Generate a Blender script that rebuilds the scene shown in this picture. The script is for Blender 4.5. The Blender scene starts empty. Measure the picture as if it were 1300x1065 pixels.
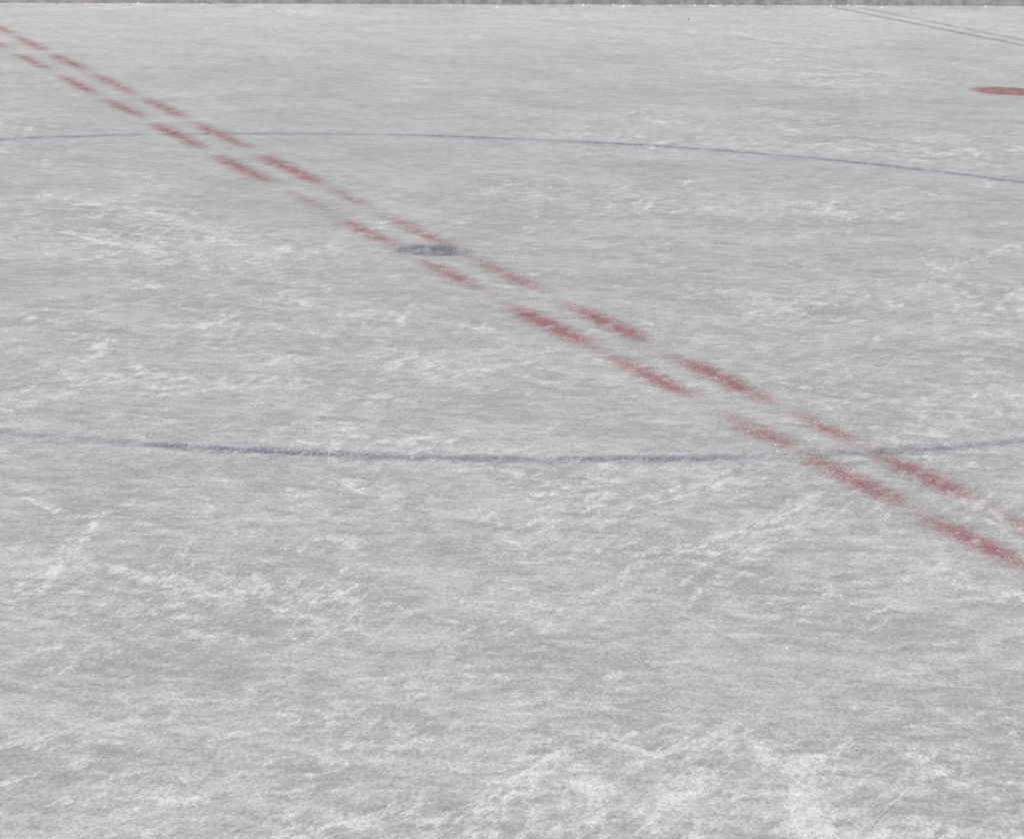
import bpy, bmesh, math, random
from mathutils import Matrix, Vector, noise
random.seed(7)
S=bpy.context.scene
# camera solved from the 4.5 m centre circle (world: origin = centre spot, +Y = along centre line)
cx,cy,h,yaw,pit,roll,f=-4.68712,-14.30193,2.309536,-0.3433467,0.2030917,0.0307594,4155.615
R3=Matrix.Rotation(yaw,3,'Z')@Matrix.Rotation(math.pi/2-pit,3,'X')@Matrix.Rotation(roll,3,'Z')
class NB:
    def __init__(s,name):
        s.m=bpy.data.materials.new(name); s.m.use_nodes=True; s.t=s.m.node_tree; s.t.nodes.clear()
        s.out=s.n('ShaderNodeOutputMaterial')
    def n(s,ty,**k):
        a=s.t.nodes.new(ty)
        for q,v in k.items(): setattr(a,q,v)
        return a
    def set(s,sock,v):
        if isinstance(v,bpy.types.NodeSocket): s.t.links.new(v,sock)
        else: sock.default_value=v
    def math(s,op,a,b=0.0,clamp=False):
        x=s.n('ShaderNodeMath',operation=op,use_clamp=clamp)
        s.set(x.inputs[0],a); s.set(x.inputs[1],b); return x.outputs[0]
    def add(s,a,b): return s.math('ADD',a,b)
    def mul(s,a,b): return s.math('MULTIPLY',a,b)
    def sub(s,a,b): return s.math('SUBTRACT',a,b)
    def pos(s): return s.n('ShaderNodeNewGeometry').outputs['Position']
    def mapping(s,v,rot=0,scale=(1,1,1),loc=(0,0,0)):
        a=s.n('ShaderNodeMapping'); s.set(a.inputs['Vector'],v); a.inputs['Rotation'].default_value=(0,0,math.radians(rot))
        b=s.n('ShaderNodeMapping'); s.set(b.inputs['Vector'],a.outputs[0]); b.inputs['Scale'].default_value=scale; b.inputs['Location'].default_value=loc
        return b.outputs[0]
    def noise(s,v,scale,detail=4,rough=.55,col=False,dim='2D'):
        a=s.n('ShaderNodeTexNoise',noise_dimensions=dim); s.set(a.inputs['Vector'],v); a.inputs['Scale'].default_value=scale
        a.inputs['Detail'].default_value=detail; a.inputs['Roughness'].default_value=rough
        return a.outputs['Color' if col else 'Fac']
    def mr(s,v,a,b,c=0.,d=1.,smooth=True):
        x=s.n('ShaderNodeMapRange',interpolation_type='SMOOTHSTEP' if smooth else 'LINEAR')
        s.set(x.inputs[0],v); s.set(x.inputs[1],a); s.set(x.inputs[2],b); s.set(x.inputs[3],c); s.set(x.inputs[4],d); return x.outputs[0]
    def mix(s,fac,a,b):
        x=s.n('ShaderNodeMix',data_type='RGBA'); s.set(x.inputs[0],fac); s.set(x.inputs[6],a); s.set(x.inputs[7],b); return x.outputs[2]
    def vadd(s,a,b):
        x=s.n('ShaderNodeVectorMath',operation='ADD'); s.set(x.inputs[0],a); s.set(x.inputs[1],b); return x.outputs[0]
    def vscale(s,a,k):
        x=s.n('ShaderNodeVectorMath',operation='SCALE'); s.set(x.inputs[0],a); s.set(x.inputs['Scale'],k); return x.outputs[0]
    def bsdf(s,col,rough=.6,spec=.3,normal=None):
        b=s.n('ShaderNodeBsdfPrincipled'); s.set(b.inputs['Base Color'],col); s.set(b.inputs['Roughness'],rough)
        b.inputs['Specular IOR Level'].default_value=spec
        if normal: s.set(b.inputs['Normal'],normal)
        return b.outputs[0]
def c3(*a): return (*a,1.0)
# ---------- ice
b=NB('ice_surface'); p=b.pos()
wv=b.noise(p,.5,1,.4,col=True)
pw=b.vadd(p,b.vscale(wv,1.2))
big=b.noise(pw,.38,3,.6)
A=b.noise(b.mapping(p,20,(1,1.3,1)),1.5,7,.76)
B=b.noise(b.mapping(pw,-48,(1,3.8,1),(7,3,0)),1.7,7,.75)
C=b.noise(b.mapping(pw,70,(1,3.2,1),(3,9,0)),1.6,7,.75)
mid=b.noise(b.mapping(p,20,(.75,1.15,1)),13,5,.78)
mid2=b.noise(b.mapping(p,-52,(.8,2.2,1)),10,5,.78)
grain=b.noise(b.mapping(p,19.7,(1,.38,1)),98,2,.75)
D1=b.noise(b.mapping(pw,-44,(.9,11,1),(2,2,0)),2.3,5,.72)
W=b.noise(b.mapping(p,22,(1,1.7,1),(6,2,0)),3.8,6,.75)
sy=b.n('ShaderNodeSeparateXYZ'); b.set(sy.inputs[0],p)
nearb=b.mr(sy.outputs[1],3,-8,0.,.016)
t=b.add(b.mul(b.math('MAXIMUM',B,C),.46),b.add(b.mul(big,.24),b.mul(mid2,.30)))
t=b.add(t,nearb)
patch=b.mr(t,.535,.64)
tone=b.mr(b.add(b.mul(A,.50),b.add(b.mul(mid,.27),b.mul(mid2,.23))),.39,.60)
base=b.mix(tone,c3(.455,.468,.463),c3(.615,.624,.622))
scr=b.mul(b.mr(D1,.53,.70),b.mr(big,.38,.60))
wsp=b.mul(b.mr(W,.52,.68),b.mr(mid,.38,.58))
pm_=b.math('MAXIMUM',b.mul(patch,.90),b.math('MAXIMUM',b.mul(scr,.50),b.mul(wsp,.48)))
col=b.mix(pm_,base,c3(.80,.81,.815))
dk=b.mr(W,.30,.46,.91,1.0)
g=b.mul(b.add(b.add(b.mul(b.sub(grain,.5),.72),b.mul(b.sub(mid,.5),.50)),1.0),dk)
b.set(b.out.inputs[0],b.bsdf(b.vscale(col,g),b.mr(pm_,0,1,.38,.75),.3)); ICE=b.m
# ---------- paint under ice
def paint(name,colA,colB,amp=.16,strength=1.0,cut=(.48,.63),lo=.2,soft=.035,rough_l=2.2,le=(-.12,.16)):
    b=NB(name); p=b.pos()
    uv=b.n('ShaderNodeUVMap',uv_map='UVMap'); sx=b.n('ShaderNodeSeparateXYZ'); b.set(sx.inputs[0],uv.outputs[0])
    at=lambda n:b.n('ShaderNodeAttribute',attribute_name=n).outputs['Fac']
    n1=b.noise(b.mapping(p,22,(.5,1.2,1)),15,4,.75)
    n2=b.noise(b.mapping(p,-50,(.8,2.2,1),(5,5,5)),7,5,.75)
    gr=b.noise(b.mapping(p,19.7,(1,.42,1)),100,2,.75)
    ea=b.add(b.sub(at('hw'),b.math('ABSOLUTE',sx.outputs[0])),b.mul(b.sub(n1,.5),amp))
    el=b.add(b.sub(at('hl'),b.math('ABSOLUTE',sx.outputs[1])),b.mul(b.sub(n2,.5),amp*rough_l))
    m=b.mul(b.mr(ea,-soft,soft),b.mr(el,le[0],le[1]))
    q=b.add(b.add(b.mul(n1,.42),b.mul(n2,.38)),b.mul(gr,.30))
    cover=b.mr(q,cut[0],cut[1],1.0,lo)
    al=b.math('MULTIPLY',b.mul(b.mul(m,at('strength')),cover),strength,clamp=True)
    col=b.mix(b.mr(gr,.3,.7),colA,colB)
    tr=b.n('ShaderNodeBsdfTransparent'); mx=b.n('ShaderNodeMixShader')
    b.set(mx.inputs[0],al); b.set(mx.inputs[1],tr.outputs[0]); b.set(mx.inputs[2],b.bsdf(col,.6,.2)); b.set(b.out.inputs[0],mx.outputs[0])
    return b.m
RED=paint('red_ice_paint',c3(.42,.135,.15),c3(.54,.22,.23),amp=.18,strength=.76,cut=(.475,.655),lo=.12,soft=.068,le=(-.25,.26))
REDF=paint('red_ice_paint_solid',c3(.42,.15,.16),c3(.50,.20,.21),amp=.14,strength=.76,lo=.4,soft=.055)
BLUE=paint('blue_ice_paint',c3(.225,.235,.32),c3(.32,.33,.41),amp=.12,strength=.85,lo=.1,soft=.06,cut=(.47,.65))
BLUEL=paint('blue_line_paint',c3(.24,.255,.33),c3(.34,.355,.42),amp=.10,strength=.58,lo=.2,soft=.06,cut=(.48,.66))
SPOT=paint('faded_spot_paint',c3(.19,.205,.24),c3(.33,.345,.38),amp=.25,strength=.82,cut=(.47,.62),lo=.2,soft=.07)
class MB:
    def __init__(s): s.v=[];s.f=[];s.uv=[];s.a=[]
    def quad(s,pts,uvs,hw,hl,st):
        i=len(s.v); s.v+=pts; s.uv+=uvs; s.a+=[(hw,hl,q) for q in (st if isinstance(st,(list,tuple)) else [st]*len(pts))]
        s.f.append(tuple(range(i,i+len(pts))))
    def build(s,name,mat):
        me=bpy.data.meshes.new(name); me.from_pydata(s.v,[],s.f)
        u=me.uv_layers.new(name='UVMap')
        for l in me.loops: u.data[l.index].uv=s.uv[l.vertex_index]
        for k,n in enumerate(('hw','hl','strength')):
            a=me.attributes.new(n,'FLOAT','POINT')
            for i,q in enumerate(s.a): a.data[i].value=q[k]
        me.materials.append(mat); o=bpy.data.objects.new(name,me); S.collection.objects.link(o); return o
def strip(mb,x,y0,y1,hw,st,z,pad=.078,pa=.3,pb=.3):
    """y0 = far end, y1 = near end; pa/pb = feather margin past the far/near end"""
    hl=(y0-y1)/2; m=(y0+y1)/2; W=hw+pad; Ha=hl+pa; Hb=hl+pb
    mb.quad([(x-W,m-Hb,z),(x+W,m-Hb,z),(x+W,m+Ha,z),(x-W,m+Ha,z)],[(-W,-Hb),(W,-Hb),(W,Ha),(-W,Ha)],hw,hl,st)
U=[(13.2,12.2,.7),(11.83,10.99,.9),(10.73,9.6,.8),(9.3,8.17,.9),(7.86,6.66,.8),(6.34,5.32,.9),(5.03,3.83,.8),(3.45,2.38,1.15),(2.16,1.36,.55),(1.06,.13,.75),(-.29,-1.14,.75),(-1.54,-2.39,1.1),(-2.75,-3.6,1.1),(-3.90,-4.36,.85),(-4.56,-5.20,1.1),(-5.44,-6.1,.85),(-6.4,-7.1,.8)]
L=[(10.9,9.84,.7),(9.31,8.29,.8),(7.82,6.72,.9),(6.31,5.38,.8),(5.01,3.85,.95),(3.43,2.43,1.05),(1.98,1.36,.55),(1.02,.16,.8),(-.30,-1.10,.75),(-1.54,-2.41,1.25),(-2.71,-3.48,1.),(-3.87,-4.38,.95),(-4.52,-5.24,1.),(-5.43,-6.05,1.05),(-6.4,-7.1,.8)]
line=MB(); k=0
for D,X in((U,.126),(L,-.130)):
    for i,(a,q,st) in enumerate(D):
        ga=(D[i-1][1]-a)/2-.004 if i else .3
        gb=(q-D[i+1][0])/2-.004 if i<len(D)-1 else .3
        strip(line,X,a,q,.046,st,.0030,pa=min(.3,ga),pb=min(.3,gb)); k+=1
line.build('center_line',RED)
circ=MB(); N=260; hw=.038; q=.14
G=lambda a,c,w:math.exp(-((((math.degrees(a)-c+180)%360)-180)/w)**2)
for i in range(N):
    a0=2*math.pi*i/N;a1=2*math.pi*(i+1)/N
    st=[.58-.20*G(a,233,7)+.5*G(a,246,5)+.12*G(a,40,22)+.35*G(a,260,5)+.5*noise.noise((math.cos(a)*8,math.sin(a)*8,4)) for a in(a0,a0,a1,a1)]
    circ.quad([((4.5-q)*math.cos(a0),(4.5-q)*math.sin(a0),.002),((4.5+q)*math.cos(a0),(4.5+q)*math.sin(a0),.002),((4.5+q)*math.cos(a1),(4.5+q)*math.sin(a1),.002),((4.5-q)*math.cos(a1),(4.5-q)*math.sin(a1),.002)],[(-q,0),(q,0),(q,0),(-q,0)],hw,5,st)
circ.build('center_circle',BLUE)
def disc(name,x,y,r,mat,st,z):
    m=MB(); N=48; rs=[0,.5*r,r,r+.12]
    for j in range(3):
        for i in range(N):
            a0=2*math.pi*i/N;a1=2*math.pi*(i+1)/N; r0,r1=rs[j],rs[j+1]
            pt=[(x+r0*math.cos(a0),y+r0*math.sin(a0),z),(x+r1*math.cos(a0),y+r1*math.sin(a0),z),(x+r1*math.cos(a1),y+r1*math.sin(a1),z),(x+r0*math.cos(a1),y+r0*math.sin(a1),z)]
            uv=[(r0,0),(r1,0),(r1,0),(r0,0)]
            if j==0: pt=pt[:3];uv=uv[:3]
            m.quad(pt,uv,r,5,st)
    return m.build(name,mat)
disc('center_spot',0,0,.175,SPOT,1,.0045)
disc('faceoff_spot',6.44,6.48,.28,REDF,1.0,.004)
bl=MB()
strip(bl,8.35,13.6,9.8,.036,.95,.004); strip(bl,8.60,13.6,9.2,.028,.75,.0055)
bl.build('blue_line',BLUEL)
# ---------- skate marks
def streakmat(name,col,al):
    b=NB(name); p=b.pos(); n=b.noise(p,2.5,3,.6); n2=b.noise(p,60,2,.6)
    a=b.mul(b.mul(b.mr(n,.40,.62),b.mr(n2,.3,.6)),al)
    tr=b.n('ShaderNodeBsdfTransparent'); mx=b.n('ShaderNodeMixShader')
    b.set(mx.inputs[0],a); b.set(mx.inputs[1],tr.outputs[0]); b.set(mx.inputs[2],b.bsdf(col,.7,.2)); b.set(b.out.inputs[0],mx.outputs[0]); return b.m
WM=streakmat('shaved_ice',c3(.85,.86,.87),.5); DM=streakmat('cut_ice_groove',c3(.25,.26,.27),.42)
def marks():
    vs=[];fs=[];mi=[]; z=.0075
    for i in range(300):
        x=random.uniform(-7.5,9); y=random.uniform(-9,13); a=random.choice([random.uniform(0,6.28),math.radians(random.gauss(50,22)),math.radians(random.gauss(-15,16))])
        kap=random.choice([-1,1])*random.uniform(.1,.9); ln=random.uniform(.3,1.5); w=random.uniform(.0025,.006); dark=random.random()<.5
        n=max(6,int(ln/.1)); z+=.000012; i0=len(vs)
        for j in range(n+1):
            tt=j/n; ww=w*math.sin(math.pi*min(max(tt,.02),.98))**.5
            nx,ny=-math.sin(a),math.cos(a)
            vs+= [(x-nx*ww/2,y-ny*ww/2,z),(x+nx*ww/2,y+ny*ww/2,z)]
            x+=math.cos(a)*ln/n;y+=math.sin(a)*ln/n;a+=kap*ln/n
        for j in range(n):
            q=i0+2*j; fs.append((q,q+2,q+3,q+1)); mi.append(1 if dark else 0)
    me=bpy.data.meshes.new('skate_marks'); me.from_pydata(vs,[],fs); me.materials.append(WM); me.materials.append(DM)
    for pl,m in zip(me.polygons,mi): pl.material_index=m
    o=bpy.data.objects.new('skate_marks',me); S.collection.objects.link(o)
marks()
# ---------- snow crumbs
YB=13.88
b=NB('snow'); b.set(b.out.inputs[0],b.bsdf(c3(.78,.79,.81),.8,.2)); SN=b.m
b=NB('dirty_snow'); b.set(b.out.inputs[0],b.bsdf(c3(.25,.25,.26),.8,.2)); DS=b.m
def crumbs():
    bm=bmesh.new()
    def one(x,y,r,mi):
        g=bmesh.ops.create_icosphere(bm,subdivisions=1,radius=r,matrix=Matrix.Translation((x,y,.3*r)))
        for v in g['verts']: v.co+=Vector((random.uniform(-.35,.35),random.uniform(-.35,.35),random.uniform(-.3,.2)))*r
        for v in g['verts']:
            for fc in v.link_faces: fc.material_index=mi
    for i in range(80):
        x=random.gauss(7.7,.75) if i<45 else random.uniform(0,11)
        one(x,YB-.02-abs(random.gauss(0,.16)),random.uniform(.004,.012),0 if random.random()<.7 else 1)
    for i in range(200):
        one(random.uniform(-6,10),random.uniform(-8,13.5),random.uniform(.0012,.0035),0 if random.random()<.6 else 1)
    one(6.35,12.3,.010,1)
    me=bpy.data.meshes.new('snow_crumbs'); bm.to_mesh(me); bm.free(); me.materials.append(SN); me.materials.append(DS)
    o=bpy.data.objects.new('snow_crumbs',me); S.collection.objects.link(o)
crumbs()
def sheet(name,x0,x1,y0,y1,z,mat):
    me=bpy.data.meshes.new(name); me.from_pydata([(x0,y0,z),(x1,y0,z),(x1,y1,z),(x0,y1,z)],[],[(0,1,2,3)]); me.materials.append(mat)
    o=bpy.data.objects.new(name,me); S.collection.objects.link(o); return o
sheet('ice_rink',-30,30,-15.5,YB+.2,0,ICE)
b=NB('snowy_ground'); b.set(b.out.inputs[0],b.bsdf(b.mix(b.mr(b.noise(b.pos(),.3,6,.7),.4,.6),c3(.2,.2,.2),c3(.55,.56,.58)),.9,.2))
sheet('ground',-900,900,-900,900,-.06,b.m)
# ---------- board
def pm(name,col,rough=.45,var=.15,sc=3):
    b=NB(name); n=b.noise(b.pos(),sc,6,.7,dim='3D'); c2=c3(*[q*(1-var*2) for q in col]); b.set(b.out.inputs[0],b.bsdf(b.mix(b.mr(n,.35,.65),c3(*col),c2),rough,.3)); return b.m
KICK=pm('kickplate_plastic',(.30,.30,.33),var=.2,sc=9); PAN=pm('board_panel',(.7,.71,.72),var=.05); RAIL=pm('board_rail',(.12,.16,.35))
bo=bpy.data.objects.new('rink_board',None); S.collection.objects.link(bo); bo.location=(0,YB,0)
def box(name,x0,x1,y0,y1,z0,z1,mat):
    bm=bmesh.new(); bmesh.ops.create_cube(bm,size=1)
    for v in bm.verts: v.co=Vector((x0+(v.co.x+.5)*(x1-x0),y0+(v.co.y+.5)*(y1-y0),z0+(v.co.z+.5)*(z1-z0)))
    bmesh.ops.bevel(bm,geom=bm.edges[:],offset=.004,segments=1,affect='EDGES')
    me=bpy.data.meshes.new(name); bm.to_mesh(me); bm.free(); me.materials.append(mat)
    o=bpy.data.objects.new(name,me); S.collection.objects.link(o); o.parent=bo; return o
for i in range(-12,12):
    x=i*2.4
    box('kickplate_%d'%(i+13),x+.002,x+2.398,0,.03,-.01,.22,KICK)
    box('panel_%d'%(i+13),x+.002,x+2.398,.010,.05,.222,1.05,PAN)
    box('post_%d'%(i+13),x-.04,x+.04,.055,.14,-.01,1.04,KICK)
box('top_rail',-28.8,28.8,-.01,.12,1.052,1.10,RAIL)
# ---------- light
w=bpy.data.worlds.new('World'); S.world=w; w.use_nodes=True; nt=w.node_tree
sky=nt.nodes.new('ShaderNodeTexSky'); sky.sky_type='NISHITA'; sky.sun_disc=False
az=math.radians(200); el=math.radians(42); sky.sun_elevation=el; sky.sun_rotation=az; sky.dust_density=6; sky.ozone_density=.7; sky.air_density=1
hs=nt.nodes.new('ShaderNodeHueSaturation'); hs.inputs['Saturation'].default_value=.52
bg=nt.nodes['Background']; bg.inputs[1].default_value=.108
nt.links.new(sky.outputs[0],hs.inputs['Color']); nt.links.new(hs.outputs[0],bg.inputs[0])
sd=bpy.data.lights.new('sun','SUN'); sd.energy=1.3; sd.angle=math.radians(20); sd.color=(1,.985,.97)
so=bpy.data.objects.new('sun',sd); S.collection.objects.link(so)
dirv=Vector((math.sin(az)*math.cos(el),math.cos(az)*math.cos(el),math.sin(el))); so.rotation_euler=dirv.to_track_quat('Z','Y').to_euler(); so.location=dirv*50
cam=bpy.data.cameras.new("camera"); o=bpy.data.objects.new("camera",cam); S.collection.objects.link(o)
cam.sensor_width=36; cam.lens=36*f/1300; cam.clip_end=3000
M=R3.to_4x4(); M.translation=(cx,cy,h); o.matrix_world=M; S.camera=o
S.view_settings.view_transform='Standard'; S.view_settings.look='None'; S.view_settings.exposure=0
